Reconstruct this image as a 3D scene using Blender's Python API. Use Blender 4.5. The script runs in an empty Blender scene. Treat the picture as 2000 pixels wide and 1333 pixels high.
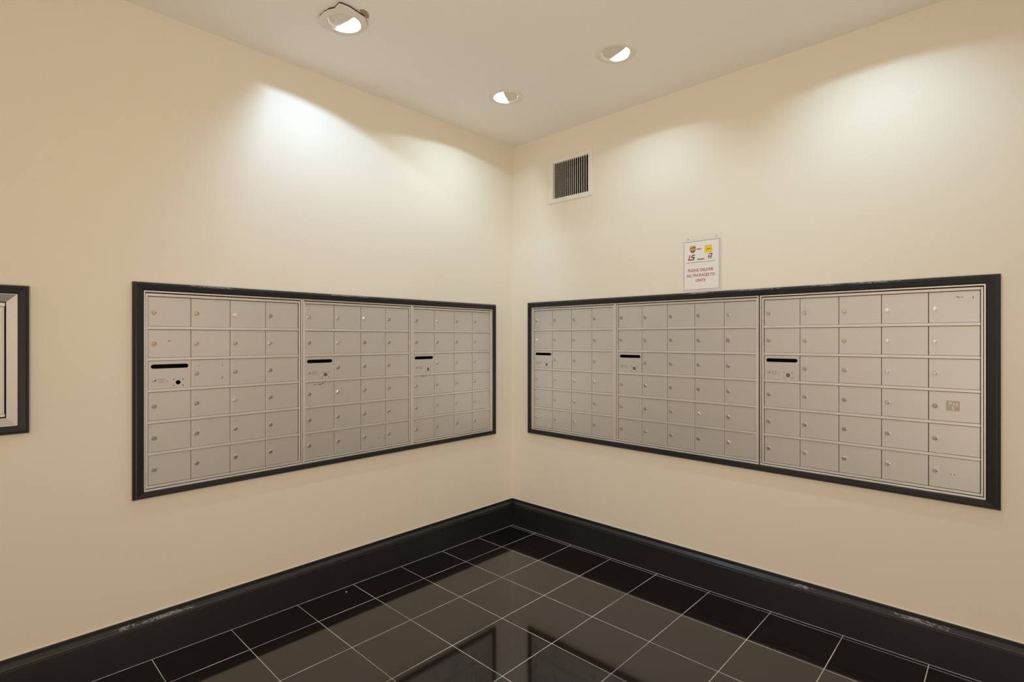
import bpy, bmesh, math, random
from mathutils import Vector, Matrix
from bpy_extras.io_utils import axis_conversion

S = bpy.context.scene
COL = S.collection
random.seed(7)

# ------------------------------------------------------------------ camera
FPX, CX, CY = 1032.56, 1014.62, 661.19
cam = bpy.data.cameras.new('camera')
cam.sensor_width = 36.0
cam.lens = FPX / 2000.0 * 36.0
cam.shift_x = (1000.0 - CX) / 2000.0
cam.shift_y = (CY - 666.5) / 2000.0
cam.clip_start = 0.05
camo = bpy.data.objects.new('camera', cam)
COL.objects.link(camo)
camo.location = (2.63192, -2.74086, 1.33297)
camo.rotation_euler = (math.radians(90), 0, math.radians(43.0551))
S.camera = camo

# ------------------------------------------------------------------ world / exposure
AMBIENT = (1.0, 0.79, 0.605)          # warm light of the lobby behind the camera
w = bpy.data.worlds.new('world')
S.world = w
w.use_nodes = True
_nt = w.node_tree
bg = _nt.nodes['Background']
bg.inputs[0].default_value = (*AMBIENT, 1)
_tc = _nt.nodes.new('ShaderNodeTexCoord'); _sp = _nt.nodes.new('ShaderNodeSeparateXYZ')
_mr = _nt.nodes.new('ShaderNodeMapRange')
_mr.inputs[1].default_value = -0.15; _mr.inputs[2].default_value = 0.05
_mr.inputs[3].default_value = 0.20; _mr.inputs[4].default_value = 1.47   # dim lobby floor below, lit walls above
_nt.links.new(_tc.outputs['Generated'], _sp.inputs[0]); _nt.links.new(_sp.outputs[2], _mr.inputs[0])
_nt.links.new(_mr.outputs[0], bg.inputs[1])
S.view_settings.view_transform = 'Standard'
S.view_settings.look = 'None'
S.view_settings.gamma = 1.0
S.view_settings.use_curve_mapping = False
S.view_settings.exposure = 0.0

# broad fill light added low behind the camera to brighten the ceiling
_ad = bpy.data.lights.new('ceiling_fill', 'AREA')
_ad.shape = 'SQUARE'; _ad.size = 1.8; _ad.energy = 33.0; _ad.color = (1.0, 0.87, 0.67)
_ao = bpy.data.objects.new('ceiling_fill', _ad); COL.objects.link(_ao)
_ad.spread = math.radians(95)
_ao.location = (3.3, -3.5, 0.30)
_ao.rotation_euler = Vector((-0.56, 0.60, 0.62)).to_track_quat('-Z', 'Y').to_euler()

FLOOR_EDGE = 3.9
CEIL = 2.703

# ------------------------------------------------------------------ materials
def mat(name, base, rough=0.5, metal=0.0, spec=0.5, coat=0.0, noise=0.0, nscale=20.0,
        bump=0.0, bscale=200.0, stretch=(1, 1, 1), rnoise=0.0, ior=1.5):
    m = bpy.data.materials.new(name)
    m.use_nodes = True
    nt = m.node_tree
    b = nt.nodes['Principled BSDF']
    b.inputs['Base Color'].default_value = (*base, 1)
    b.inputs['Roughness'].default_value = rough
    b.inputs['Metallic'].default_value = metal
    b.inputs['Specular IOR Level'].default_value = spec
    b.inputs['Coat Weight'].default_value = coat
    b.inputs['IOR'].default_value = ior
    tc = nt.nodes.new('ShaderNodeTexCoord')
    mp = nt.nodes.new('ShaderNodeMapping')
    mp.inputs['Scale'].default_value = stretch
    nt.links.new(tc.outputs['Object'], mp.inputs[0])
    if noise > 0 or rnoise > 0:
        n = nt.nodes.new('ShaderNodeTexNoise')
        n.inputs['Scale'].default_value = nscale
        n.inputs['Detail'].default_value = 5
        nt.links.new(mp.outputs[0], n.inputs['Vector'])
        if noise > 0:
            mx = nt.nodes.new('ShaderNodeMix')
            mx.data_type = 'RGBA'
            mx.inputs[6].default_value = (*[c * (1 - noise) for c in base], 1)
            mx.inputs[7].default_value = (*[min(1, c * (1 + noise)) for c in base], 1)
            nt.links.new(n.outputs['Fac'], mx.inputs[0])
            nt.links.new(mx.outputs[2], b.inputs['Base Color'])
        if rnoise > 0:
            mr = nt.nodes.new('ShaderNodeMapRange')
            mr.inputs[3].default_value = max(0, rough - rnoise)
            mr.inputs[4].default_value = rough + rnoise
            nt.links.new(n.outputs['Fac'], mr.inputs[0])
            nt.links.new(mr.outputs[0], b.inputs['Roughness'])
    if bump > 0:
        n2 = nt.nodes.new('ShaderNodeTexNoise')
        n2.inputs['Scale'].default_value = bscale
        n2.inputs['Detail'].default_value = 3
        nt.links.new(mp.outputs[0], n2.inputs['Vector'])
        bp = nt.nodes.new('ShaderNodeBump')
        bp.inputs['Strength'].default_value = bump
        bp.inputs['Distance'].default_value = 0.001
        nt.links.new(n2.outputs['Fac'], bp.inputs['Height'])
        nt.links.new(bp.outputs[0], b.inputs['Normal'])
    return m

M = {}
M['wall'] = mat('cream_wall_paint', (0.82, 0.755, 0.645), 0.62, spec=0.3, noise=0.015, nscale=1.3, bump=0.12, bscale=260, stretch=(1, 1, 2.2))
M['ceiling'] = mat('ceiling_paint', (0.90, 0.865, 0.83), 0.7, spec=0.2, noise=0.012, nscale=1.1)
M['black_trim'] = mat('black_trim_paint', (0.0165, 0.017, 0.020), 0.30, spec=0.26, noise=0.15, nscale=8, bump=0.15, bscale=60, rnoise=0.10)
M['black_base'] = mat('black_baseboard_paint', (0.0120, 0.0128, 0.0150), 0.33, spec=0.6, noise=0.2, nscale=5, bump=0.10, bscale=40, rnoise=0.08)
M['door'] = mat('satin_aluminium_door', (0.60, 0.588, 0.572), 0.38, metal=0.64, noise=0.03, nscale=9, stretch=(1, 1, 0.25), rnoise=0.04)
M['rail'] = mat('satin_aluminium_rail', (0.68, 0.66, 0.63), 0.36, metal=0.65, noise=0.07, nscale=30, stretch=(0.3, 1, 1), rnoise=0.05)
M['ring'] = mat('aluminium_trim_ring', (0.72, 0.70, 0.665), 0.33, metal=0.65, noise=0.10, nscale=25, rnoise=0.06)
M['shell'] = mat('dark_housing_metal', (0.035, 0.028, 0.022), 0.6, metal=0.2)
M['lock_chrome'] = mat('chrome_lock', (0.88, 0.86, 0.82), 0.16, metal=1.0)
M['lock_nickel'] = mat('worn_nickel_lock', (0.60, 0.56, 0.50), 0.24, metal=1.0)
M['lock_brass'] = mat('brassy_lock', (0.62, 0.50, 0.36), 0.25, metal=1.0)
M['lock_dark'] = mat('dark_steel_lock', (0.16, 0.14, 0.12), 0.3, metal=0.9)
M['black_hole'] = mat('keyway_black', (0.01, 0.009, 0.008), 0.6)
M['plate'] = mat('etched_plate', (0.60, 0.58, 0.54), 0.4, metal=0.6)
M['ink'] = mat('dark_ink', (0.035, 0.028, 0.025), 0.6)
M['inkfade'] = mat('faded_ink', (0.25, 0.21, 0.17), 0.6)
M['residue'] = mat('adhesive_residue', (0.16, 0.12, 0.09), 0.8)
M['ghost'] = mat('greyed_label_patch', (0.46, 0.40, 0.35), 0.5, metal=0.5)  # grey tone of the label patch itself
M['ghost_text'] = mat('pale_number_residue', (0.80, 0.74, 0.67), 0.5)
M['ghost_faint'] = mat('faint_number_trace', (0.64, 0.61, 0.575), 0.5, metal=0.3)
M['worn'] = mat('worn_bare_edge', (0.27, 0.265, 0.265), 0.5, noise=0.35, nscale=90)
M['white_metal'] = mat('white_enamel', (0.80, 0.775, 0.70), 0.4, spec=0.4)
M['duct'] = mat('dark_duct_gap_shade', (0.035, 0.025, 0.018), 0.8)  # also colours the painted shade in the torn collar's gap
M['lamp_white'] = mat('lamp_trim_white', (0.80, 0.76, 0.69), 0.35, spec=0.5)
M['lamp_hood'] = mat('lamp_hood_white', (0.72, 0.66, 0.58), 0.5)
M['reflector'] = mat('lamp_reflector', (0.9, 0.9, 0.92), 0.2, metal=0.8)
M['patch'] = mat('torn_ceiling_paper', (0.78, 0.735, 0.66), 0.5, noise=0.03, nscale=40, bump=0.3, bscale=80)
M['bareboard'] = mat('bare_brown_board', (0.40, 0.28, 0.18), 0.85, noise=0.15, nscale=60)
M['paper'] = mat('white_paper', (0.86, 0.82, 0.79), 0.6, spec=0.2)
M['red_text'] = mat('red_print', (0.42, 0.035, 0.07), 0.6)
M['black_print'] = mat('black_print', (0.03, 0.028, 0.035), 0.6)
M['brown_print'] = mat('brown_print', (0.11, 0.045, 0.012), 0.6)
M['gold_print'] = mat('gold_print', (0.80, 0.52, 0.16), 0.6)
M['yellow_print'] = mat('yellow_print', (0.86, 0.62, 0.02), 0.6)
M['bright_red'] = mat('bright_red_print', (0.65, 0.03, 0.05), 0.6)
M['orange_print'] = mat('orange_print', (0.75, 0.22, 0.04), 0.6)
M['purple_print'] = mat('purple_print', (0.07, 0.035, 0.14), 0.6)
M['navy_print'] = mat('navy_print', (0.02, 0.05, 0.14), 0.6)
M['caulk'] = mat('pale_caulk', (0.85, 0.80, 0.70), 0.6)
M['dust'] = mat('grey_dust', (0.30, 0.28, 0.26), 0.95, noise=0.3, nscale=60)
M['crumb'] = mat('white_crumb', (0.85, 0.82, 0.78), 0.8)
M['screw'] = mat('screw_steel', (0.55, 0.52, 0.47), 0.3, metal=1.0)
M['bulb'] = bpy.data.materials.new('bulb_glow')
M['bulb'].use_nodes = True
_b = M['bulb'].node_tree.nodes['Principled BSDF']
_b.inputs['Base Color'].default_value = (1, 1, 1, 1)
_b.inputs['Emission Color'].default_value = (1.0, 0.985, 0.98, 1)
_b.inputs['Emission Strength'].default_value = 3.0

def acrylic():
    m = bpy.data.materials.new('clear_acrylic')
    m.use_nodes = True
    nt = m.node_tree
    for n in list(nt.nodes): nt.nodes.remove(n)
    out = nt.nodes.new('ShaderNodeOutputMaterial')
    tr = nt.nodes.new('ShaderNodeBsdfTransparent')
    tr.inputs[0].default_value = (1, 1, 1, 1)
    gl = nt.nodes.new('ShaderNodeBsdfGlossy')
    gl.inputs['Roughness'].default_value = 0.06
    mx = nt.nodes.new('ShaderNodeMixShader'); mx.inputs[0].default_value = 0.02
    nt.links.new(tr.outputs[0], mx.inputs[1])
    nt.links.new(gl.outputs[0], mx.inputs[2])
    nt.links.new(mx.outputs[0], out.inputs[0])
    return m
M['acrylic'] = acrylic()

TILE, TX0, TY0 = 0.305, 0.2446, -0.0448
def floor_mat():
    m = bpy.data.materials.new('black_polished_tile')
    m.use_nodes = True
    nt = m.node_tree
    N = nt.nodes.new; Lk = nt.links.new
    b = nt.nodes['Principled BSDF']
    tc = N('ShaderNodeTexCoord'); sp = N('ShaderNodeSeparateXYZ')
    Lk(tc.outputs['Object'], sp.inputs[0])
    def mth(op, a, b_=None, c=None):
        n = N('ShaderNodeMath'); n.operation = op
        for i, v in enumerate((a, b_, c)):
            if v is None: continue
            if isinstance(v, (int, float)): n.inputs[i].default_value = v
            else: Lk(v, n.inputs[i])
        return n.outputs[0]
    def line(coord, off, half):
        t = mth('ADD', coord, -off)
        t = mth('DIVIDE', t, TILE)
        fr = mth('FRACT', t)
        d = mth('ABSOLUTE', mth('SUBTRACT', fr, 0.5))
        d = mth('MULTIPLY', mth('SUBTRACT', 0.5, d), TILE)      # distance to the nearest joint
        return mth('LESS_THAN', d, half), mth('FLOOR', t)
    lx, ix = line(sp.outputs[0], TX0, 0.0016)
    ly, iy = line(sp.outputs[1], TY0, 0.0014)
    # no joint between the left wall and the first line, dusty joints right at the baseboards
    ex = mth('LESS_THAN', sp.outputs[0], 0.0240)
    ey = mth('GREATER_THAN', sp.outputs[1], -0.0245)
    n = N('ShaderNodeTexNoise'); n.inputs['Scale'].default_value = 3.0; n.inputs['Detail'].default_value = 6
    Lk(tc.outputs['Object'], n.inputs['Vector'])
    n2 = N('ShaderNodeTexNoise'); n2.inputs['Scale'].default_value = 60.0; n2.inputs['Detail'].default_value = 4
    Lk(tc.outputs['Object'], n2.inputs['Vector'])
    grout = mth('MAXIMUM', lx, ly)
    edge = mth('MAXIMUM', ex, ey)
    # each tile a slightly different black-brown
    cb = N('ShaderNodeCombineXYZ'); Lk(ix, cb.inputs[0]); Lk(iy, cb.inputs[1])
    wn = N('ShaderNodeTexWhiteNoise'); Lk(cb.outputs[0], wn.inputs['Vector'])
    tcx = N('ShaderNodeMix'); tcx.data_type = 'RGBA'
    tcx.inputs[6].default_value = (0.0085, 0.0078, 0.0080, 1)
    tcx.inputs[7].default_value = (0.0125, 0.0098, 0.0088, 1)
    Lk(wn.outputs['Value'], tcx.inputs[0])
    gc = N('ShaderNodeMix'); gc.data_type = 'RGBA'
    gc.inputs[6].default_value = (0.42, 0.39, 0.37, 1)
    gc.inputs[7].default_value = (0.85, 0.80, 0.76, 1)
    mr = N('ShaderNodeMapRange'); mr.inputs[1].default_value = 0.38; mr.inputs[2].default_value = 0.62
    Lk(n.outputs['Fac'], mr.inputs[0]); Lk(mr.outputs[0], gc.inputs[0])
    c1 = N('ShaderNodeMix'); c1.data_type = 'RGBA'
    Lk(grout, c1.inputs[0]); Lk(tcx.outputs[2], c1.inputs[6]); Lk(gc.outputs[2], c1.inputs[7])
    dc = N('ShaderNodeMix'); dc.data_type = 'RGBA'
    dc.inputs[6].default_value = (0.25, 0.25, 0.27, 1)
    dc.inputs[7].default_value = (0.80, 0.79, 0.82, 1)
    Lk(n2.outputs['Fac'], dc.inputs[0])
    c2 = N('ShaderNodeMix'); c2.data_type = 'RGBA'
    Lk(edge, c2.inputs[0]); Lk(c1.outputs[2], c2.inputs[6]); Lk(dc.outputs[2], c2.inputs[7])
    Lk(c2.outputs[2], b.inputs['Base Color'])
    anyj = mth('MAXIMUM', grout, edge)
    ro = N('ShaderNodeMapRange'); ro.inputs[3].default_value = 0.065; ro.inputs[4].default_value = 0.7
    Lk(anyj, ro.inputs[0]); Lk(ro.outputs[0], b.inputs['Roughness'])
    b.inputs['IOR'].default_value = 1.5
    sl = N('ShaderNodeMapRange'); sl.inputs[3].default_value = 0.92; sl.inputs[4].default_value = 0.15
    Lk(anyj, sl.inputs[0]); Lk(sl.outputs[0], b.inputs['Specular IOR Level'])
    return m
M['floor'] = floor_mat()

# ------------------------------------------------------------------ helpers
def link(name, me, mats, parent=None, loc=None, smooth=False):
    if isinstance(mats, str): mats = [mats]
    for k in mats: me.materials.append(M[k])
    o = bpy.data.objects.new(name, me)
    COL.objects.link(o)
    if parent: o.parent = parent
    if loc: o.location = loc
    if smooth:
        for p in me.polygons: p.use_smooth = True
    return o

def obj(name, bm, mats, parent=None, loc=None, smooth=False):
    me = bpy.data.meshes.new(name)
    bmesh.ops.recalc_face_normals(bm, faces=bm.faces)
    bm.to_mesh(me); bm.free()
    return link(name, me, mats, parent, loc, smooth)

def child(name, me, parent, loc=(0, 0, 0)):
    o = bpy.data.objects.new(name, me)
    COL.objects.link(o); o.parent = parent; o.location = loc
    return o

def thing(name, label, cat, loc=(0, 0, 0), rz=0.0, group=None):
    o = bpy.data.objects.new(name, None)
    o.empty_display_size = 0.1
    COL.objects.link(o)
    o.location = loc; o.rotation_euler = (0, 0, rz)
    return tag(o, label, cat, group)

def tag(o, label, cat, group=None):
    o['label'] = label; o['category'] = cat
    if group: o['group'] = group
    return o

def struct(o, label, cat):
    o['kind'] = 'structure'; o['label'] = label; o['category'] = cat
    return o

def box(bm, x0, x1, y0, y1, z0, z1, bev=0.0, mi=0):
    r = bmesh.ops.create_cube(bm, size=1.0, matrix=Matrix.Translation(((x0+x1)/2, (y0+y1)/2, (z0+z1)/2)) @ Matrix.Diagonal((x1-x0, y1-y0, z1-z0, 1)))
    fs = set(f for v in r['verts'] for f in v.link_faces)
    for f in fs: f.material_index = mi
    if bev > 0:
        es = set(e for v in r['verts'] for e in v.link_edges)
        bmesh.ops.bevel(bm, geom=list(es), offset=bev, segments=2, affect='EDGES', profile=0.5)

def ring(bm, inner, outer, prof, mi=0):
    """mitred rectangular frame in the XZ plane; prof = [(t, y)], t from inner (0) to outer (1) rectangle"""
    def rect(t):
        a = [inner[i] + (outer[i] - inner[i]) * t for i in range(4)]     # x0,x1,z0,z1
        return [(a[0], a[2]), (a[1], a[2]), (a[1], a[3]), (a[0], a[3])]
    rows = []
    for t, y in prof:
        rows.append([bm.verts.new((x, y, z)) for x, z in rect(t)])
    for a, b in zip(rows, rows[1:]):
        for i in range(4):
            j = (i + 1) % 4
            f = bm.faces.new((a[i], a[j], b[j], b[i])); f.material_index = mi

def lathe(bm, prof, n=40, cx=0, cz=0, axis='y', mi=0, caps=True):
    """revolve [(r, h)] around an axis; for 'y' h runs along y, for 'z' along z"""
    rows = []
    for r, h in prof:
        row = []
        for k in range(n):
            a = 2 * math.pi * k / n
            if axis == 'y': row.append(bm.verts.new((cx + r * math.cos(a), h, cz + r * math.sin(a))))
            else: row.append(bm.verts.new((cx + r * math.cos(a), cz + r * math.sin(a), h)))
        rows.append(row)
    for a, b in zip(rows, rows[1:]):
        for k in range(n):
            f = bm.faces.new((a[k], a[(k+1) % n], b[(k+1) % n], b[k])); f.material_index = mi
    if caps:
        f = bm.faces.new(rows[-1]); f.material_index = mi

def plate_mesh(name, outer, holes, thick):
    """flat plate with holes (closed loops in XY), thickness from z=0 to z=thick"""
    cu = bpy.data.curves.new(name, 'CURVE')
    cu.dimensions = '2D'; cu.fill_mode = 'BOTH'; cu.extrude = thick / 2
    for lp in [outer] + holes:
        sp = cu.splines.new('POLY'); sp.points.add(len(lp) - 1)
        for p, q in zip(sp.points, lp): p.co = (q[0], q[1], 0, 1)
        sp.use_cyclic_u = True
    o = bpy.data.objects.new('tmp', cu); COL.objects.link(o)
    dg = bpy.context.evaluated_depsgraph_get()
    me = bpy.data.meshes.new_from_object(o.evaluated_get(dg))
    bpy.data.objects.remove(o); bpy.data.curves.remove(cu)
    me.transform(Matrix.Translation((0, 0, thick / 2)))
    me.name = name
    return me

UP = Matrix.Rotation(math.radians(90), 4, 'X')      # XY plate -> XZ plate, its +z thickness runs to -y

def text_mesh(s, size, bold=0.0, align='CENTER', depth=0.0002, shear=0.0, sx=1.0):
    cu = bpy.data.curves.new('txt', 'FONT')
    cu.body = s; cu.size = size; cu.offset = bold; cu.align_x = align; cu.align_y = 'CENTER'
    cu.extrude = depth; cu.shear = shear; cu.resolution_u = 3
    o = bpy.data.objects.new('tmp', cu); COL.objects.link(o)
    dg = bpy.context.evaluated_depsgraph_get()
    me = bpy.data.meshes.new_from_object(o.evaluated_get(dg))
    bpy.data.objects.remove(o); bpy.data.curves.remove(cu)
    me.transform(UP @ Matrix.Diagonal((sx, 1, 1, 1)))
    return me

def rect_loop(x0, x1, y0, y1): return [(x0, y0), (x1, y0), (x1, y1), (x0, y1)]
def circle_loop(cx, cy, r, n=64): return [(cx + r*math.cos(2*math.pi*k/n), cy + r*math.sin(2*math.pi*k/n)) for k in range(n)]
def slot_loop(x0, x1, z0, z1, n=10):
    r = (z1 - z0) / 2; zc = (z0 + z1) / 2; out = []
    for k in range(n + 1):
        a = -math.pi/2 + math.pi * k / n; out.append((x1 - r + r*math.cos(a), zc + r*math.sin(a)))
    for k in range(n + 1):
        a = math.pi/2 + math.pi * k / n; out.append((x0 + r + r*math.cos(a), zc + r*math.sin(a)))
    return out

# ------------------------------------------------------------------ room shell
# wall frames: local X runs left-to-right as seen from the room, -Y points into the room
RZ = {'L': math.radians(90), 'R': 0.0}
def wpos(side, u, z, out=0.0):
    return (out, u, z) if side == 'L' else (u, -out, z)

# mailbox banks: door area limits (u along wall) and rows
LU = [(-2.190, -1.558, 4), (-1.523, -0.8945, 4), (-0.860, -0.230, 4)]
RU = [(0.216, 0.856, 4), (0.891, 1.692, 5), (1.731, 2.538, 5)]
LZ = (0.718, 1.508)
RZZ = (0.7265, 1.5215)
PAD = 0.0175                       # ring width outside the door area
L_IN = (-2.2075, -0.2125, LZ[0]-0.022, LZ[1]+0.0245)
L_OUT = (-2.2440, -0.1740, 0.6690, 1.5650)
R_IN = (0.1985, 2.5555, RZZ[0]-0.022, RZZ[1]+0.0245)
R_OUT = (0.1590, 2.5970, 0.6735, 1.5800)
CAB_OUT = (-3.30, -2.5530, 0.988, 1.523)

SPAN = 5.2
lw = plate_mesh('wall_left', rect_loop(-SPAN, 0.16, -0.10, CEIL+0.14),
                [rect_loop(*L_IN), rect_loop(-3.27, -2.583, 1.018, 1.493)], 0.16)
lw.transform(Matrix.Translation((0, 0.16, 0)) @ UP)
o = link('wall_left', lw, 'wall'); o.rotation_euler = (0, 0, RZ['L'])
struct(o, 'plain cream painted wall on the left of the corner', 'wall')
rw = plate_mesh('wall_right', rect_loop(0.0, SPAN, -0.10, CEIL+0.14),
                [rect_loop(*R_IN), rect_loop(0.376, 0.673, 2.258, 2.504)], 0.16)
rw.transform(Matrix.Translation((0, 0.16, 0)) @ UP)
o = link('wall_right', rw, 'wall')
struct(o, 'plain cream painted wall on the right of the corner with the air grille', 'wall')

bm = bmesh.new(); box(bm, -0.16, FLOOR_EDGE, -FLOOR_EDGE, 0.16, -0.08, 0.0)
o = obj('floor', bm, 'floor'); struct(o, 'glossy black square floor tiles with pale grout', 'floor')

LAMPS = [(0.520, -1.590), (1.238, -0.572), (0.530, -0.602), (2.20, -0.585)]
cm = plate_mesh('ceiling', rect_loop(-0.16, SPAN, -SPAN, 0.16), [circle_loop(x, y, 0.078) for x, y in LAMPS], 0.05)
o = link('ceiling', cm, 'ceiling', loc=(0, 0, CEIL)); struct(o, 'smooth off-white ceiling with recessed downlights', 'ceiling')

def baseboard(side):
    prof = [(0, 0.186), (0.006, 0.186), (0.0075, 0.184), (0.0075, 0.176), (0.0060, 0.174), (0.0062, 0.171),
            (0.0060, 0.1690), (0.0175, 0.1555), (0.0185, 0.151), (0.0170, 0.1490), (0.0170, 0.1465), (0.0190, 0.144), (0.0190, 0.0), (0, 0)]
    bm = bmesh.new(); a = []; b = []
    for y, z in prof:
        if side == 'L': a.append(bm.verts.new((y, -y, z))); b.append(bm.verts.new((y, -FLOOR_EDGE, z)))
        else: a.append(bm.verts.new((y, -y, z))); b.append(bm.verts.new((FLOOR_EDGE, -y, z)))
    n = len(prof)
    for i in range(n):
        j = (i + 1) % n
        bm.faces.new((a[i], a[j], b[j], b[i]))
    bm.faces.new(b); bm.faces.new(a)
    nm = 'baseboard_left' if side == 'L' else 'baseboard_right'
    o = obj(nm, bm, 'black_base')
    struct(o, 'tall glossy black moulded baseboard along the %s wall' % ('left' if side == 'L' else 'right'), 'baseboard')
    # thin pale caulk bead along its top
    bm = bmesh.new()
    if side == 'L': box(bm, 0, 0.003, -FLOOR_EDGE, -0.003, 0.186, 0.1885)
    else: box(bm, 0.003, FLOOR_EDGE, -0.003, 0, 0.186, 0.1885)
    obj('caulk_bead', bm, 'caulk', parent=o)
baseboard('L'); baseboard('R')

# ------------------------------------------------------------------ mailboxes
RAIL = 0.0125
def lock_mesh(name, body, big=1.0):
    bm = bmesh.new()
    r = 0.0096 * big
    lathe(bm, [(r, 0.0), (r, -0.0040), (r-0.0012, -0.0052), (0.0066*big, -0.0052), (0.0062*big, -0.0030), (0.0056*big, -0.0030),
               (0.0054*big, -0.0046), (0.0048*big, -0.0050)], n=28)
    # a dark gap around the plug and the keyway cut to its right
    lathe(bm, [(0.0066*big, -0.0031), (0.0056*big, -0.0031)], n=28, mi=1, caps=False)
    box(bm, -0.0004, 0.0052*big, -0.00525, -0.0049, -0.0011, 0.0007, mi=1)
    me = bpy.data.meshes.new(name)
    bmesh.ops.recalc_face_normals(bm, faces=bm.faces); bm.to_mesh(me); bm.free()
    me.materials.append(M[body]); me.materials.append(M['black_hole'])
    return me
LOCKS = {k: lock_mesh('lock_' + k, 'lock_' + k) for k in ('chrome', 'nickel', 'brass')}
LOCKS['big'] = lock_mesh('lock_large', 'lock_nickel', 1.18)

def door_mesh(wd, hd):
    bm = bmesh.new()
    box(bm, 0, wd, -0.0035, 0.0, 0, hd, bev=0.0009)
    me = bpy.data.meshes.new('mailbox_door')
    bm.to_mesh(me); bm.free(); me.materials.append(M['door'])
    return me

def emblem_bm(bm, x, z, s):
    """small dark swept-wing emblem"""
    for pts in ([(-0.9, -0.15), (-0.2, 0.55), (1.0, 0.75), (0.45, 0.2), (0.1, -0.45), (-0.25, -0.1)],
                [(-0.5, -0.5), (0.0, -0.35), (0.2, -0.75), (-0.2, -0.8)]):
        v = [bm.verts.new((x + a*s, -0.0046, z + b*s)) for a, b in pts]
        bm.faces.new(v)

def mail_slot_door(parent, x, z, wd, hd, dark_lock=True, recess=0.0):
    """outgoing-mail door: plate with a real round-ended slot and a lock hole"""
    sl = slot_loop(0.009, wd-0.009, hd-0.0325, hd-0.0145)
    hole = circle_loop(0.108, hd-0.094, 0.0092, 28)
    me = plate_mesh('outgoing_mail_door', rect_loop(0, wd, 0, hd), [sl, hole], 0.0045)
    me.transform(UP)
    d = link('outgoing_mail_door', me, 'door', parent, (x, 0, z))
    d['label'] = 'outgoing mail door with a long rounded slot and small plate'
    bm = bmesh.new(); box(bm, 0.013, 0.070, -0.0050, -0.0044, hd-0.0975, hd-0.0735)
    p = obj('label_plate', bm, 'plate', d)
    bm = bmesh.new()
    emblem_bm(bm, 0.0245, hd-0.0835, 0.0062)
    for v in bm.verts: v.co.y = -0.0052
    obj('emblem', bm, 'ink', d)
    bm = bmesh.new()
    for i, (x0, x1) in enumerate(((0.033, 0.062), (0.034, 0.060), (0.036, 0.056), (0.037, 0.058))):
        zz = hd-0.0775-i*0.0048
        # rows of tiny worn characters
        xx = x0
        while xx < x1:
            wch = random.uniform(0.0011, 0.0024)
            box(bm, xx, xx+wch, -0.0053, -0.0050, zz, zz+random.uniform(0.0012, 0.0022)); xx += wch + 0.0009
    obj('plate_lettering', bm, 'inkfade', d)
    bm = bmesh.new()
    for sx, sz in ((0.091, 0.081), (0.1265, 0.081), (0.091, 0.1075), (0.1265, 0.1075)):
        lathe(bm, [(0.0023, -0.0044), (0.0023, -0.0052), (0.0015, -0.0056)], n=12, cx=sx, cz=hd-sz)
    for sx in (0.0165, 0.0665):
        lathe(bm, [(0.0018, -0.0049), (0.0018, -0.0055)], n=12, cx=sx, cz=hd-0.0865)
    obj('screws', bm, 'ink', d)
    if dark_lock:
        bm = bmesh.new()
        lathe(bm, [(0.0082, 0.004), (0.0082, -0.0040), (0.0074, -0.0046), (0.0060, -0.0040), (0.0056, -0.0040), (0.0054, -0.0052)], n=28, cx=0.108, cz=hd-0.094)
        box(bm, 0.1040, 0.1120, -0.0055, -0.0052, hd-0.0947, hd-0.0932, mi=1)
        l = obj('lock', bm, ['lock_dark', 'plate'], d)
        l['label'] = 'dark round lock cylinder'
    return d

def mark(parent, pts_list, matk='residue', y=-0.0037, nm='scuff_mark'):
    bm = bmesh.new()
    for pts in pts_list:
        v1 = [bm.verts.new((a, y, b)) for a, b in pts]
        bm.faces.new(v1)
    return obj(nm, bm, matk, parent)

def blob(x, z, a, b, rot=0.0, n=9, seed=0):
    rr = random.Random(seed); out = []
    for k in range(n):
        t = 2*math.pi*k/n; q = rr.uniform(0.7, 1.15)
        px, pz = a*q*math.cos(t), b*q*math.sin(t)
        out.append((x + px*math.cos(rot) - pz*math.sin(rot), z + px*math.sin(rot) + pz*math.cos(rot)))
    return out

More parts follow.
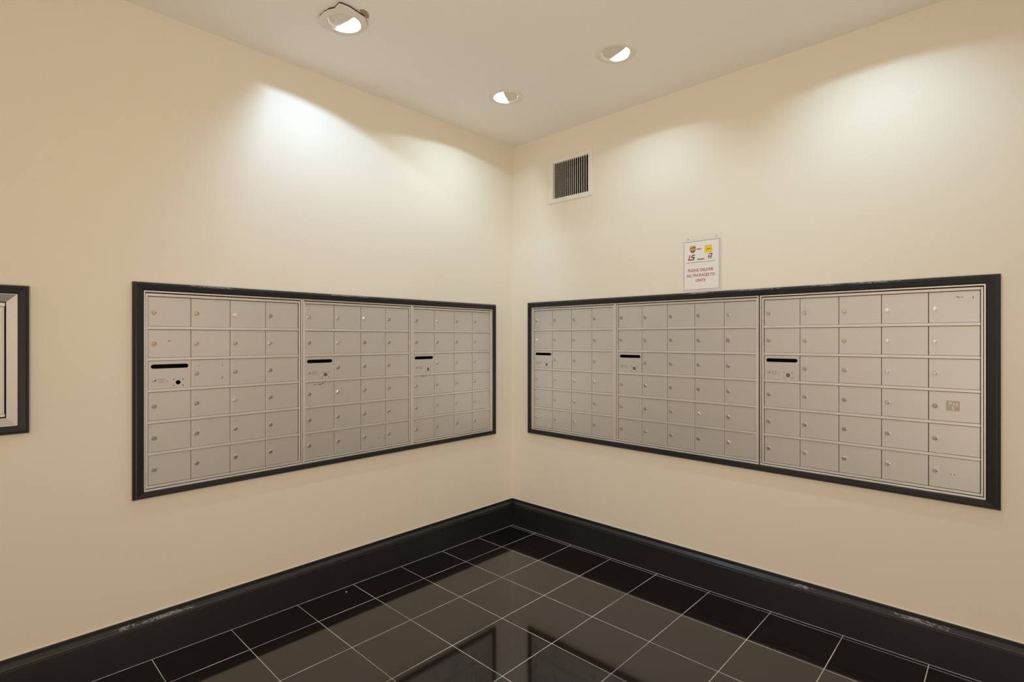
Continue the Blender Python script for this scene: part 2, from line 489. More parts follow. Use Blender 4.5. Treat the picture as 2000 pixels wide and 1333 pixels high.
def mailbox_bank(side, u0, u1, cols, zr, label, lockmap, dark_lock, marks):
    W, H = u1 - u0, zr[1] - zr[0]
    root = thing('mailbox_bank', label, 'mailboxes', wpos(side, u0, zr[0]), RZ[side], 'aluminium mailbox banks')
    pitch = W / cols; rp = H / 6.0
    # recessed dark housing behind the doors
    bm = bmesh.new()
    x0, x1, z0, z1 = -0.0155, W+0.0155, -0.021, H+0.0235
    v = {}
    for i, (yy, e) in enumerate(((0.0, 0), (0.14, 0))):
        v[i] = [bm.verts.new((a, yy, b)) for a, b in ((x0, z0), (x1, z0), (x1, z1), (x0, z1))]
    for i in range(4):
        j = (i+1) % 4; bm.faces.new((v[0][i], v[0][j], v[1][j], v[1][i]))
    bm.faces.new(v[1])
    me = bpy.data.meshes.new('housing'); bm.to_mesh(me); bm.free()
    h = link('housing', me, 'shell', root)
    # outer trim ring
    bm = bmesh.new()
    ring(bm, (-0.0105, W+0.0105, -0.0130, H+0.0165), (-0.0168, W+0.0168, -0.0215, H+0.0240),
         [(0, 0.001), (0, -0.0145), (0.15, -0.0155), (0.8, -0.0155), (1, -0.0135), (1, 0.001)])
    obj('trim_ring', bm, 'ring', root)
    # inner frame: two stiles, head and sill
    bm = bmesh.new()
    for a, b in ((-0.0085, -0.0012), (W+0.0012, W+0.0085)):
        box(bm, a, b, -0.0105, 0.002, -0.0105, H+0.0130, bev=0.0012)
    box(bm, -0.0012, W+0.0012, -0.0070, 0.002, H+0.0012, H+0.0130, bev=0.001)
    box(bm, -0.0012, W+0.0012, -0.0080, 0.002, -0.0105, -0.0004, bev=0.0012)
    obj('door_frame', bm, 'rail', root)
    # horizontal rails
    for r in range(1, 6):
        bm = bmesh.new()
        box(bm, 0.0, W, -0.0085, -0.0002, -RAIL/2, RAIL/2, bev=0.0016)
        obj('rail', bm, 'rail', root, (0, 0, H - r*rp))
    gap = 0.0011
    hd = rp - RAIL - 0.0016
    wd = pitch - 2*gap
    dm = door_mesh(wd, hd)
    dmT = door_mesh(wd, hd + RAIL/2)       # top and bottom rows are a little taller
    for r in range(6):
        tall = r in (0, 5)
        zb = H - (r+1)*rp + (RAIL/2 + 0.0008)
        if r == 5: zb = 0.0008
        for c in range(cols):
            x = c*pitch + gap
            if r == 2 and c == 0:
                mail_slot_door(root, x, zb, wd, hd, dark_lock)
                continue
            d = child('mailbox_door', dmT if tall else dm, root, (x, 0, zb))
            kind = lockmap.get((r+1, c+1), 'nickel')
            lo = child('lock', LOCKS[kind], d, (0.0205, -0.0034, hd/2 + (RAIL/2 if r == 5 else 0) + random.uniform(-0.0008, 0.0008)))
            lo.rotation_euler = (0, random.choice((0, 0, 0, 0.12, -0.1, 0.25)) , 0)
            if kind != 'nickel':
                lo['label'] = {'chrome': 'bright chrome lock', 'brass': 'brassy worn lock', 'big': 'larger dull grey lock'}[kind]
            f = marks.get((r+1, c+1))
            if f: f(d, wd, hd)
    return root

C, B, G_ = 'chrome', 'brass', 'big'
def mk_scratch(d, w_, h_):
    mark(d, [[(0.066, h_*0.56), (0.073, h_*0.60), (0.080, h_*0.635), (0.079, h_*0.60), (0.072, h_*0.57)]])
def mk_L32(d, w_, h_):
    mark(d, [blob(0.031, h_*0.78, 0.0018, 0.0022, seed=3), [(0.123, h_*0.80), (0.126, h_*0.80), (0.126, h_*0.74), (0.123, h_*0.74)],
             [(0.114, h_*0.25), (0.126, h_*0.265), (0.127, h_*0.35), (0.124, h_*0.34), (0.1235, h_*0.285)]])
def mk_black(d, w_, h_):
    mark(d, [blob(0.048, h_*0.90, 0.003, 0.0035, 0.5, seed=1), blob(0.062, h_*0.905, 0.005, 0.0012, seed=2), blob(0.079, h_*0.905, 0.008, 0.0028, seed=4), blob(0.094, h_*0.93, 0.006, 0.0025, 0.6, seed=5)], 'ink')
def mk_top(d, w_, h_):
    mark(d, [blob(w_*0.42, h_*0.965, 0.012, 0.0022, seed=6), blob(w_*0.55, h_*0.96, 0.008, 0.002, seed=7)], 'residue')
def mk_dot(d, w_, h_):
    mark(d, [blob(0.0235, h_*0.80, 0.0012, 0.0024, seed=8)], 'ink')
def mk_topR(d, w_, h_):
    mark(d, [blob(w_*0.58, h_*0.86, 0.007, 0.0022, -0.3, seed=9), blob(w_*0.66, h_*0.855, 0.005, 0.0015, seed=10), blob(w_*0.87, h_*0.83, 0.0016, 0.005, seed=11)], 'residue')
def mk_num(d, w_, h_):
    mark(d, [blob(w_*0.44, h_*0.49, 0.0022, 0.0025, seed=12), blob(w_*0.515, h_*0.49, 0.0018, 0.0036, 0.4, seed=13)], 'ink')
    mark(d, [blob(w_*0.55, h_*0.455, 0.004, 0.0014, seed=14), blob(w_*0.46, h_*0.57, 0.006, 0.0012, seed=15)], 'ghost_text')
def mk_ph(d, w_, h_):
    d['label'] = 'door with a greyed label patch reading PH over 5'
    bm = bmesh.new(); box(bm, 0.055, 0.098, -0.0039, -0.0036, h_*0.36, h_*0.70)
    obj('label_patch', bm, 'ghost', d)
    for s, x, z, sz in (('P', 0.0695, h_*0.60, 0.0185), ('H', 0.0840, h_*0.565, 0.0185), ('5', 0.0770, h_*0.435, 0.0185)):
        me = text_mesh(s, sz, 0.0003, depth=0.0002, sx=1.15)
        link('letter', me, 'ghost_text', d, (x, -0.0042, z))
def mk_faint(d, w_, h_):
    rr = random.Random(int(w_*1e5) + int(h_*1e5))
    mark(d, [blob(w_*(0.42+0.06*k), h_*(0.50+rr.uniform(-0.03, 0.03)), 0.0028, 0.0008, rr.uniform(-0.9, 0.9), seed=20+k+rr.randint(0, 50)) for k in range(4)], 'ghost_faint')
def mk_dent(d, w_, h_):
    mark(d, [blob(0.112, h_*0.42, 0.0035, 0.0045, 0.4, seed=30)], 'inkfade')

mailbox_bank('L', *LU[0], LZ, 'leftmost mailbox bank, the one with an empty black lock hole under its slot',
             {(1,1): B, (1,2): B, (2,1): B, (1,3): C, (2,4): C, (4,3): C}, False, {(2,1): mk_scratch, (3,2): mk_L32, (5,3): mk_dot})
mailbox_bank('L', *LU[1], LZ, 'middle mailbox bank on the left wall, black residue on the door under its mail slot',
             {(1,1): C, (1,3): C, (2,2): C, (2,3): B, (3,2): B, (4,2): C, (1,2): C}, True, {(4,1): mk_black, (4,1): mk_black, (6,3): mk_dent})
mailbox_bank('L', *LU[2], LZ, 'mailbox bank on the left wall nearest the corner, four columns of small doors',
             {(1,2): C, (2,1): 'nickel'}, True, {(4,1): mk_top})
mailbox_bank('R', *RU[0], RZZ, 'mailbox bank on the right wall nearest the corner, four columns of doors',
             {(2,1): C, (6,3): C}, True, {})
mailbox_bank('R', *RU[1], RZZ, 'middle mailbox bank on the right wall, five columns, below the paper notice',
             {(1,5): C, (2,5): G_, (5,4): C, (6,5): C}, True, {})
mailbox_bank('R', *RU[2], RZZ, 'mailbox bank at the right end of the right wall, with one door marked PH 5',
             {(1,4): C, (1,5): C, (2,4): C, (2,5): C, (3,4): C, (3,5): C, (2,1): B, (6,2): C, (5,5): C, (6,5): C, (6,4): C, (5,4): C, (4,4): C, (4,2): 'nickel'},
             True, {(1,5): mk_topR, (4,5): mk_ph, (6,5): mk_num, (3,4): mk_faint, (5,4): mk_faint, (5,3): mk_faint, (6,3): mk_faint, (5,5): mk_faint, (6,4): mk_faint})

# ------------------------------------------------------------------ black surrounds
def surround(side, inner, outer, label):
    w0 = outer[0]; z0 = outer[2]
    root = thing('mailbox_surround', label, 'frame', wpos(side, w0, z0), RZ[side], 'black wooden surrounds')
    sh = lambda r: (r[0]-w0, r[1]-w0, r[2]-z0, r[3]-z0)
    inn, out = sh(inner), sh(outer)
    prof = [(0, -0.0002), (0, -0.0185), (0.06, -0.0205), (0.66, -0.0225), (0.74, -0.0215), (0.97, -0.0125), (1, -0.0105), (1, -0.0002), (0, -0.0002)]
    def rect(t):
        a = [inn[i] + (out[i]-inn[i])*t for i in range(4)]
        return [(a[0], a[2]), (a[1], a[2]), (a[1], a[3]), (a[0], a[3])]
    names = ('bottom_moulding', 'side_moulding', 'top_moulding', 'side_moulding')
    for i in range(4):
        bm = bmesh.new(); j = (i+1) % 4
        ra = [bm.verts.new((rect(t)[i][0], y, rect(t)[i][1])) for t, y in prof[:-1]]
        rb = [bm.verts.new((rect(t)[j][0], y, rect(t)[j][1])) for t, y in prof[:-1]]
        n = len(ra)
        for k in range(n):
            bm.faces.new((ra[k], ra[(k+1) % n], rb[(k+1) % n], rb[k]))
        bm.faces.new(ra); bm.faces.new(rb)
        obj(names[i], bm, 'black_trim', root)
    return root
def worn_strip(name, parent, mp, a0, a1, A, B, seed, matk='worn', n=60):
    """small worn chips along a bevel; mp(along, out, z) gives the point, A and B are (out, z) of the bevel edges"""
    rr = random.Random(seed); bm = bmesh.new()
    span = math.hypot(B[0]-A[0], B[1]-A[1]); L_ = abs(a1-a0)
    for k in range(int(L_*420)):
        u = min(1, max(0, rr.gauss(0.5, 0.24))); t0 = rr.uniform(0.15, 0.85)
        ra = rr.uniform(0.0015, 0.010)/L_; rt = rr.uniform(0.04, 0.15)
        pts = []
        for j in range(8):
            g = 2*math.pi*j/8; q = rr.uniform(0.6, 1.15)
            t = min(0.98, max(0.02, t0 + rt*q*math.sin(g))); uu = u + ra*q*math.cos(g)
            lift = 0.0003 + 0.00001*(k % 7)
            pts.append(bm.verts.new(mp(a0+(a1-a0)*uu, A[0]+(B[0]-A[0])*t + lift, A[1]+(B[1]-A[1])*t + lift*0.7)))
        bm.faces.new(pts)
    me = bpy.data.meshes.new(name); bm.to_mesh(me); bm.free()
    return link(name, me, matk, parent)
def worn_top(root, outer, u0, u1, seed):
    w0, z0 = outer[0], outer[2]; zt = outer[3]-z0
    worn_strip('worn_edge', root, lambda a, o_, z: (a-w0, -o_, z), u0, u1, (0.0213, zt-0.0085), (0.0128, zt-0.0008), seed)
rl = surround('L', L_IN, L_OUT, 'long black moulded frame around the three mailbox banks on the left wall')
rr_ = surround('R', R_IN, R_OUT, 'long black moulded frame around the three mailbox banks on the right wall')
for _u0, _u1, _s in ((-2.03, -1.86, 1), (-1.42, -1.24, 2), (-1.24, -1.16, 3)): worn_top(rl, L_OUT, _u0, _u1, _s)
for _u0, _u1, _s in ((1.30, 1.48, 4), (1.58, 1.80, 5), (2.10, 2.28, 6), (1.95, 2.07, 7)): worn_top(rr_, R_OUT, _u0, _u1, _s)
_lb, _rb = bpy.data.objects['baseboard_left'], bpy.data.objects['baseboard_right']
for _a0, _a1, _s in ((2.02, 2.24, 8), (2.24, 2.30, 9)): worn_strip('worn_edge', _lb, lambda a, o_, z: (o_, -a, z), _a0, _a1, (0.0060, 0.1690), (0.0175, 0.1555), _s)
for _a0, _a1, _s in ((1.86, 1.95, 10), (2.25, 2.44, 11)): worn_strip('worn_edge', _rb, lambda a, o_, z: (a, -o_, z), _a0, _a1, (0.0060, 0.1690), (0.0175, 0.1555), _s)
surround('L', (-3.27, -2.583, 1.018, 1.493), CAB_OUT, 'smaller black frame cut off by the left edge of the photo')

# ------------------------------------------------------------------ metal cabinet at the far left
def cabinet():
    x0, x1, z0, z1 = -3.27, -2.583, 1.018, 1.493
    W, H = x1-x0, z1-z0
    root = thing('wall_cabinet', 'silver cabinet with wide sloping bezel at the left edge of the photo', 'cabinet', wpos('L', x0, z0), RZ['L'])
    e = 0.001
    bm = bmesh.new()
    ring(bm, (0.030, W-0.030, 0.030, H-0.030), (e, W-e, e, H-e), [(0, 0.010), (0, -0.0030), (0.06, -0.0045), (0.94, -0.0170), (1, -0.0170), (1, 0.005)])
    obj('bezel', bm, 'door', root)
    bm = bmesh.new()
    v0 = [bm.verts.new((a, 0.002, b)) for a, b in ((0.004, 0.004), (W-0.004, 0.004), (W-0.004, H-0.004), (0.004, H-0.004))]
    v1 = [bm.verts.new((a, 0.14, b)) for a, b in ((0.004, 0.004), (W-0.004, 0.004), (W-0.004, H-0.004), (0.004, H-0.004))]
    for i in range(4): bm.faces.new((v0[i], v0[(i+1) % 4], v1[(i+1) % 4], v1[i]))
    bm.faces.new(v1)
    me = bpy.data.meshes.new('housing'); bm.to_mesh(me); bm.free(); link('housing', me, 'shell', root)
    # inner door with head rail, side stiles and panel
    bm = bmesh.new()
    a, b, c, d = 0.033, W-0.0325, 0.034, H-0.0330
    box(bm, a, b, -0.0010, 0.006, d-0.013, d, bev=0.001)
    box(bm, a, b, -0.0010, 0.006, c, c+0.010, bev=0.001)
    box(bm, a, a+0.0035, -0.0010, 0.006, c+0.011, d-0.014)
    box(bm, b-0.0055, b-0.0020, -0.0020, 0.006, c+0.001, d-0.014, bev=0.0008)
    obj('door_frame', bm, 'rail', root)
    bm = bmesh.new(); box(bm, a+0.004, b-0.0060, 0.002, 0.006, c+0.011, d-0.014)
    p = obj('door', bm, 'door', root)
    bm = bmesh.new()
    lathe(bm, [(0.0096, 0.002), (0.0096, -0.003), (0.008, -0.004), (0.005, -0.004)], cx=0.06, cz=H/2, n=28)
    obj('lock', bm, 'lock_nickel', p)
cabinet()

# ------------------------------------------------------------------ air grille
def grille():
    x0, x1, z0, z1 = 0.342, 0.700, 2.232, 2.534
    W, H = x1-x0, z1-z0
    root = thing('air_grille', 'white wall air grille with vertical louvers high beside the corner', 'vent', wpos('R', x0, z0), 0)
    ins = (0.0395, W-0.0310, 0.0310, H-0.0350)
    bm = bmesh.new()
    ring(bm, ins, (0, W, 0, H), [(0, 0.012), (0, -0.0055), (0.05, -0.0065), (0.90, -0.0065), (1, -0.0030), (1, -0.0003)])
    obj('frame', bm, 'white_metal', root)
    bm = bmesh.new()
    A = (0.036, W-0.029, 0.028, H-0.032)
    f = [bm.verts.new((a, 0.001, b)) for a, b in ((A[0], A[2]), (A[1], A[2]), (A[1], A[3]), (A[0], A[3]))]
    k = [bm.verts.new((a, 0.12, b)) for a, b in ((A[0], A[2]), (A[1], A[2]), (A[1], A[3]), (A[0], A[3]))]
    for i in range(4): bm.faces.new((f[i], f[(i+1) % 4], k[(i+1) % 4], k[i]))
    bm.faces.new(k)
    me = bpy.data.meshes.new('duct'); bm.to_mesh(me); bm.free(); link('duct', me, 'duct', root)
    n = 16
    for i in range(n):
        x = ins[0] + (ins[1]-ins[0]) * (i+1) / (n+1)
        bm = bmesh.new()
        th = math.radians(-34)
        # thin blade running back into the opening
        hw = 0.0020
        L_ = 0.016
        dx, dy = L_*math.sin(th), L_*math.cos(th)
        q = [(-hw, -0.0035), (hw, -0.0035), (hw+dx, -0.0035+dy), (-hw+dx, -0.0035+dy)]
        lo = [bm.verts.new((a, b, 0)) for a, b in q]; hi = [bm.verts.new((a, b, ins[3]-ins[2])) for a, b in q]
        for t in range(4): bm.faces.new((lo[t], lo[(t+1) % 4], hi[(t+1) % 4], hi[t]))
        bm.faces.new(lo); bm.faces.new(hi)
        obj('louver', bm, 'white_metal', root, (x, 0, ins[2]))
grille()

# ------------------------------------------------------------------ paper notice in its acrylic holder
def notice():
    x0, z0 = 1.3035, 1.5905
    W, H = 0.2085, 0.2700
    root = thing('notice_holder', 'clear acrylic sign holder screwed to the wall above the right-hand mailboxes', 'sign holder', wpos('R', x0, z0), 0)
    HW = 0.2160
    me = plate_mesh('back_sheet', rect_loop(0.0, HW, 0.0, H+0.0300), [circle_loop(0.030, H+0.013, 0.0022, 12), circle_loop(0.186, H+0.013, 0.0022, 12)], 0.0018)
    me.transform(UP)
    b_ = link('back_sheet', me, 'acrylic', root, (0, -0.0003, 0))
    bm = bmesh.new(); box(bm, 0, HW, -0.0048, -0.0036, 0, H+0.0010)
    obj('front_sheet', bm, 'acrylic', root)
    for x in (0.030, 0.186):
        bm = bmesh.new(); lathe(bm, [(0.0034, -0.0018), (0.0030, -0.0032), (0.0015, -0.0038)], n=14, cx=x, cz=H+0.013)
        obj('screw', bm, 'screw', root)
    pg = thing('paper_notice', 'white paper notice with courier logos asking to deliver all packages to units', 'notice', wpos('R', x0+0.0002, z0+0.0005, 0.0021), 0)
    W -= 0.0004
    bm = bmesh.new(); box(bm, 0, W, -0.0004, 0.0, 0, H-0.001)
    obj('sheet', bm, 'paper', pg)
    Y = -0.0005
    def P(fx, fy): return (W*fx, Y, H*(1-fy))
    bm = bmesh.new()
    ring(bm, (W*0.033, W*0.967, H*0.026, H*0.982), (W*0.024, W*0.976, H*0.019, H*0.989), [(0, Y), (1, Y)])
    obj('border_line', bm, 'black_print', pg)
    bm = bmesh.new(); box(bm, W*0.10, W*0.87, Y-0.0001, Y, H*(1-0.4385), H*(1-0.4315))
    obj('rule_line', bm, 'black_print', pg)
    for s, fy, wd in (('PLEASE DELIVER', 0.592, 0.675), ('ALL PACKAGES TO', 0.694, 0.755), ('UNITS', 0.797, 0.262)):
        me = text_mesh(s, 0.0215, 0.00035)
        xs = [v.co.x for v in me.vertices]; k = wd*W/(max(xs)-min(xs))
        me.transform(Matrix.Diagonal((k, 1, 1, 1)))
        xs = [v.co.x for v in me.vertices]; zs = [v.co.z for v in me.vertices]
        me.transform(Matrix.Translation((-(max(xs)+min(xs))/2, 0, -(max(zs)+min(zs))/2)))
        link('lettering', me, 'red_text', pg, P(0.482, fy))
    def poly(bm, pts, y, mi=0):
        f = bm.faces.new([bm.verts.new((a, y, b)) for a, b in pts]); f.material_index = mi
    def fit(me, w_, h_=None):
        xs = [v.co.x for v in me.vertices]; zs = [v.co.z for v in me.vertices]
        me.transform(Matrix.Translation((-(max(xs)+min(xs))/2, 0, -(max(zs)+min(zs))/2)))
        k = w_/(max(xs)-min(xs)); kz = (h_/(max(zs)-min(zs))) if h_ else k
        me.transform(Matrix.Diagonal((k, 1, kz, 1)))
        return me
    # brown and gold shield with ups
    def shield(s):
        pts = []
        for a, b in ((-1, 1.05), (0, 1.28), (1, 1.05), (1, -0.25), (0.82, -0.72), (0.45, -1.05), (0, -1.28), (-0.45, -1.05), (-0.82, -0.72), (-1, -0.25)):
            pts.append((a*s, b*s))
        return pts
    bm = bmesh.new()
    poly(bm, shield(0.0170), Y-0.0001, 0)
    poly(bm, [(a*0.93, b*0.93) for a, b in shield(0.0170)], Y-0.0002, 1)
    poly(bm, [(-0.0150, 0.0165), (0, 0.0198), (0.0150, 0.0165), (0.0150, 0.0125), (0.006, 0.0128), (-0.004, 0.0112), (-0.0150, 0.0070)], Y-0.0003, 0)
    c = P(0.272, 0.168); me = bpy.data.meshes.new('shield_logo'); bm.to_mesh(me); bm.free()
    sh_ = link('shield_logo', me, ['gold_print', 'brown_print'], pg, (c[0], 0, c[2]))
    me = fit(text_mesh('ups', 0.02, 0.0006), 0.0245, 0.0205)
    link('logo_lettering', me, 'gold_print', sh_, (0, Y-0.0005, -0.0035))
    # purple and orange wordmark
    c = P(0.448, 0.172)
    me = fit(text_mesh('Fed', 0.012, 0.0005), 0.0170, 0.0085); a = link('logo_lettering', me, 'purple_print', pg, (c[0]-0.0055, Y-0.0002, c[2]))
    me = fit(text_mesh('Ex', 0.012, 0.0005), 0.0115, 0.0085); link('logo_lettering', me, 'orange_print', pg, (c[0]+0.0093, Y-0.0002, c[2]))
    # yellow square with red wordmark
    c = P(0.690, 0.190); bm = bmesh.new()
    box(bm, -0.0205, 0.0205, Y-0.0002, Y, -0.0205, 0.0205)
    q = obj('yellow_logo', bm, 'yellow_print', pg, (c[0], 0, c[2]))
    me = fit(text_mesh('DHL', 0.012, 0.0006, shear=0.35), 0.0240, 0.0062); link('logo_lettering', me, 'bright_red', q, (0, Y-0.0004, 0.0))
    bm = bmesh.new()
    for zz in (-0.0022, -0.0004):
        box(bm, -0.0190, -0.0135, Y-0.0003, Y-0.0001, zz, zz+0.0010); box(bm, 0.0130, 0.0190, Y-0.0003, Y-0.0001, zz, zz+0.0010)
    obj('logo_stripes', bm, 'bright_red', q)
    # red L and black S
    c = P(0.245, 0.335); bm = bmesh.new()
    sl_ = lambda pts: [(x*0.0165 + z*0.0165*0.28, z*0.0150) for x, z in pts]
    poly(bm, sl_([(-1, 1), (-0.55, 1), (-0.55, -0.5), (0.0, -0.5), (0.0, -1), (-1, -1)]), Y-0.0001, 0)
    poly(bm, sl_([(0.95, 1), (0.0, 1), (-0.15, 0.85), (-0.15, 0.15), (0.0, 0.0), (0.95, 0.0), (0.95, 0.25), (0.2, 0.25), (0.2, 0.65), (0.95, 0.65)]), Y-0.0002, 1)
    poly(bm, sl_([(0.1, 0.22), (0.95, 0.22), (1.05, 0.1), (1.05, -0.85), (0.9, -1), (0.1, -1), (0.1, -0.62), (0.68, -0.62), (0.68, -0.15), (0.1, -0.15)]), Y-0.0003, 1)
    me = bpy.data.meshes.new('letter_logo'); bm.to_mesh(me); bm.free()
    link('letter_logo', me, ['bright_red', 'black_print'], pg, (c[0]-0.001, 0, c[2]))
    # amazon wordmark with the smile line
    c = P(0.487, 0.378)
    me = fit(text_mesh('amazon', 0.012, 0.0004), 0.0400, 0.0060); am = link('logo_lettering', me, 'black_print', pg, (c[0], Y-0.0002, c[2]))
    bm = bmesh.new()
    pr = []
    for k in range(9):
        t = k/8; pr.append((-0.012+0.022*t, -0.0052-0.0028*math.sin(math.pi*t)))
    for (a0, b0), (a1, b1) in zip(pr, pr[1:]):
        poly(bm, [(a0, b0), (a1, b1), (a1, b1+0.0009), (a0, b0+0.0009)], 0)
    me = bpy.data.meshes.new('smile_line'); bm.to_mesh(me); bm.free(); link('smile_line', me, 'orange_print', am)
    # blue slanted square with an eagle head and a caption
    c = P(0.735, 0.325); bm = bmesh.new()
    poly(bm, [(-0.0115, -0.0085), (0.0085, -0.0085), (0.0130, 0.0115), (-0.0070, 0.0115)], Y-0.0001, 0)
    poly(bm, [(-0.0085, 0.0075), (0.0020, 0.0070), (0.0085, 0.0030), (0.0030, 0.0020), (-0.0060, -0.0060), (-0.0040, 0.0010)], Y-0.0002, 1)
    poly(bm, [(-0.0010, -0.0065), (0.0070, -0.0010), (0.0075, 0.0008), (0.0010, -0.0015)], Y-0.0002, 1)
    me = bpy.data.meshes.new('eagle_logo'); bm.to_mesh(me); bm.free()
    q = link('eagle_logo', me, ['navy_print', 'paper'], pg, (c[0], 0, c[2]))
    for s, dz in (('UNITED STATES', -0.0120), ('POSTAL SERVICE', -0.0148)):
        me = fit(text_mesh(s, 0.004, 0.0001), 0.0270, 0.0019); link('logo_caption', me, 'navy_print', q, (-0.0015, Y-0.0002, dz))
notice()

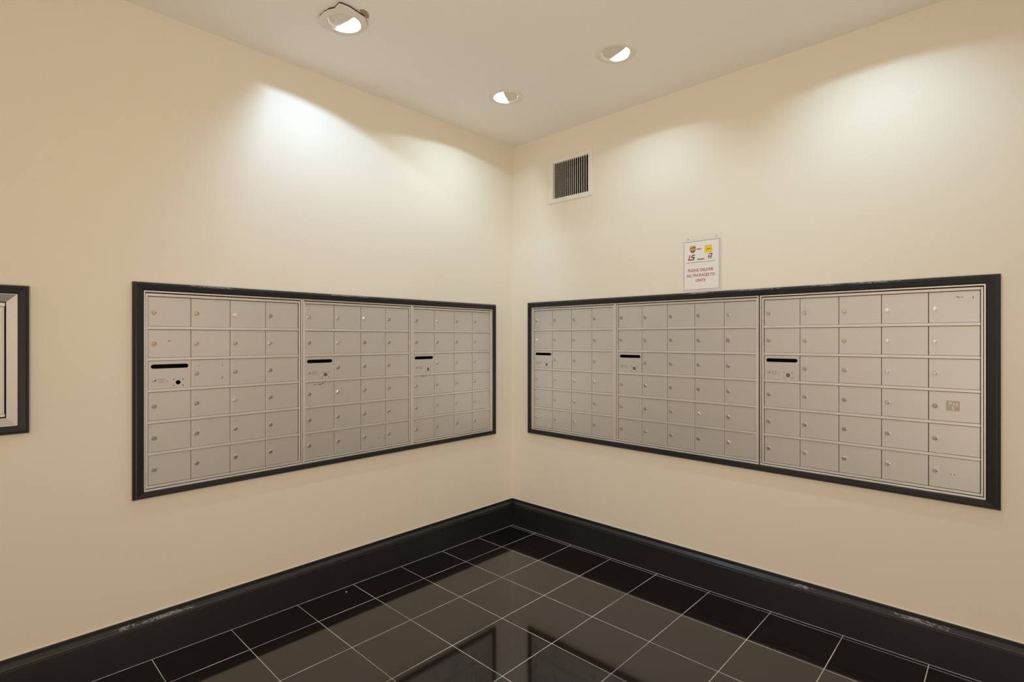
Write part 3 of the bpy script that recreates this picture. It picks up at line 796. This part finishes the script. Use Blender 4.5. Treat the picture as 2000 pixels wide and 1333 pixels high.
# ------------------------------------------------------------------ recessed downlights
def downlight(x, y, ndir, label, energy, aim, col=(0.62, 0.86, 1.0), torn=False, chord=0.010, cone=92, blend=0.75, lz=0.014, soft=0.002, ratio=0.6):
    """ndir: plan angle towards which the aperture is open; aim: beam direction"""
    root = thing('recessed_downlight', label, 'ceiling light', (x, y, CEIL), 0, 'recessed ceiling downlights')
    rin = 0.066
    bm = bmesh.new()
    lathe(bm, [(rin, 0.012), (rin, 0.0), (rin+0.003, -0.0045), (rin+0.010, -0.0060), (rin+0.022, -0.0050), (0.0965, -0.0012), (0.0970, -0.0002)], n=72, axis='z', caps=False)
    obj('trim_ring', bm, 'lamp_white', root, smooth=True)
    bm = bmesh.new()
    lathe(bm, [(rin+0.0005, 0.0), (rin+0.0005, 0.075), (0.05, 0.11), (0.02, 0.12)], n=48, axis='z', caps=True)
    me = bpy.data.meshes.new('can'); bm.to_mesh(me); bm.free(); link('can', me, 'reflector', root, smooth=True)
    # hood: shallow dish covering the part of the aperture away from the beam
    ax = Vector((math.cos(ndir), math.sin(ndir))); px = Vector((-ax.y, ax.x))
    bm = bmesh.new(); nu, nv = 26, 12; grid = []
    r = rin - 0.0012
    for i in range(nv + 1):
        t = i / nv
        d = -r + (chord + r) * t                    # distance along the axis
        half = math.sqrt(max(0.0, r*r - d*d))
        row = []
        for j in range(nu + 1):
            s = -1 + 2*j/nu
            bow = 0.010 * (1 - s*s) * t             # the free edge bows outwards slightly
            q = ax*(d + bow*0.3) + px*(half*s)
            rr = min(1.0, q.length / r)
            hgt = 0.003 + 0.005*(1 - rr**2)*(1 - t)
            row.append(bm.verts.new((q.x, q.y, hgt)))
        grid.append(row)
    for i in range(nv):
        for j in range(nu):
            try: bm.faces.new((grid[i][j], grid[i][j+1], grid[i+1][j+1], grid[i+1][j]))
            except ValueError: pass
    bmesh.ops.remove_doubles(bm, verts=bm.verts, dist=1e-5)
    hd = obj('hood', bm, 'lamp_hood', root, smooth=True)
    md = hd.modifiers.new('thick', 'SOLIDIFY'); md.thickness = 0.0015; md.offset = 1
    # glowing lamp face
    bm = bmesh.new()
    lathe(bm, [(0.0615, 0.040), (0.055, 0.0375), (0.03, 0.0365)], n=48, axis='z', caps=True)
    obj('bulb', bm, 'bulb', root, smooth=True)
    if torn:
        pts = [(-0.0788, -0.0768), (-0.0306, -0.0951), (0.0088, -0.0967), (0.0419, -0.0902), (0.0644, -0.0785), (0.1083, -0.082), (0.1151, -0.0677), (0.1176, -0.0362),
               (0.1126, -0.011), (0.1063, 0.0211), (0.1037, 0.0381), (0.0698, 0.0702), (0.0375, 0.0896), (0.0062, 0.09), (-0.0297, 0.0867), (-0.0641, 0.0699),
               (-0.0896, 0.0439), (-0.0979, 0.0186), (-0.0946, -0.0084), (-0.0976, -0.045)]
        me = plate_mesh('torn_collar', pts, [circle_loop(0.0, 0.0, rin+0.004, 48)], 0.0022)
        me.transform(Matrix.Translation((0, 0, -0.0096)))
        t_ = link('torn_collar', me, 'patch', root); t_['label'] = 'loose torn paper collar with a jagged edge'
        bm = bmesh.new()
        bm.free()
        bp = [(0.1214, 0.0028), (0.1363, 0.013), (0.1352, 0.029), (0.1215, 0.0469), (0.1023, 0.0604), (0.0921, 0.0548), (0.1024, 0.0369), (0.1076, 0.0185)]
        me = plate_mesh('bare_patch', bp, [], 0.0012); me.transform(Matrix.Translation((0, 0, -0.0016)))
        t_ = link('bare_patch', me, 'bareboard', root); t_['label'] = 'bare brown patch beside the collar'
        me = plate_mesh('gap_shade', [(a*0.985, b*0.985) for a, b in pts], [circle_loop(0.0, 0.0, rin+0.006, 48)], 0.0072)
        me.transform(Matrix.Translation((0, 0, -0.0073)))
        link('gap_shade', me, 'duct', root)  # dark filler above the collar, its colour stands in for the gap's shade
    ld = bpy.data.lights.new('downlight_beam', 'SPOT')
    ld.energy = energy; ld.color = col; ld.spot_size = math.radians(cone); ld.spot_blend = blend; ld.shadow_soft_size = soft
    lo = bpy.data.objects.new('beam', ld); COL.objects.link(lo); lo.parent = root
    lp = Vector((ax.x*(chord+ratio*(lz-0.003)), ax.y*(chord+ratio*(lz-0.003)), lz)); lo.location = lp
    dv = Vector(aim)
    lo.rotation_euler = dv.to_track_quat('-Z', 'Y').to_euler()
    return root

downlight(*LAMPS[0], math.radians(97), 'downlight in a torn paper collar, nearest the left wall and the top edge', 20.0, (-0.32, 0.15, -0.93), (0.48, 0.72, 1.0), torn=True, cone=166, blend=0.95, lz=0.012, soft=0.0028, ratio=0.82)
downlight(*LAMPS[1], math.radians(72), 'downlight in the right half of the ceiling, in front of the right wall', 14.0, (-0.14, 0.36, -0.92), (0.58, 0.83, 1.0), chord=0.014, cone=120, blend=1.0)
downlight(*LAMPS[2], math.radians(211), 'downlight nearest the wall corner, its glow on the left', 15.5, (-0.30, 0.0, -0.95), chord=0.002, cone=150, blend=1.0)
downlight(*LAMPS[3], math.radians(90), 'downlight just beyond the top edge of the photo near the right wall', 19.0, (0.02, 0.46, -0.89), (0.54, 0.80, 1.0), cone=112, blend=1.0)

# ------------------------------------------------------------------ small debris on the floor
rr = random.Random(5)
bm = bmesh.new()
for k in range(60):
    a = rr.uniform(0, 6.28); r_ = abs(rr.gauss(0, 0.012))
    p = Vector((1.802 + r_*math.cos(a)*1.3, -0.026 + r_*math.sin(a)*0.5, 0.0006 + abs(rr.gauss(0, 0.0028))))
    q = p + Vector((rr.uniform(-0.007, 0.007), rr.uniform(-0.004, 0.004), rr.uniform(-0.001, 0.003)))
    q.z = max(q.z, 0.0006)
    wv = Vector((0, 0.0003, 0.0002))
    bm.faces.new([bm.verts.new(v_) for v_ in (p-wv, q-wv, q+wv, p+wv)])
tag(obj('dust_clump', bm, 'dust'), 'grey fluff of dust on the floor against the right baseboard', 'dust')
bm = bmesh.new()
bmesh.ops.create_icosphere(bm, subdivisions=2, radius=0.0032, matrix=Matrix.Translation((0.075, -1.335, 0.0022)) @ Matrix.Diagonal((1.5, 1.0, 0.7, 1)))
for v_ in bm.verts: v_.co += Vector((rr.uniform(-1, 1), rr.uniform(-1, 1), rr.uniform(0, 1)))*0.0005
tag(obj('crumb', bm, 'crumb'), 'tiny white crumb on the black tile beside the left baseboard', 'debris')
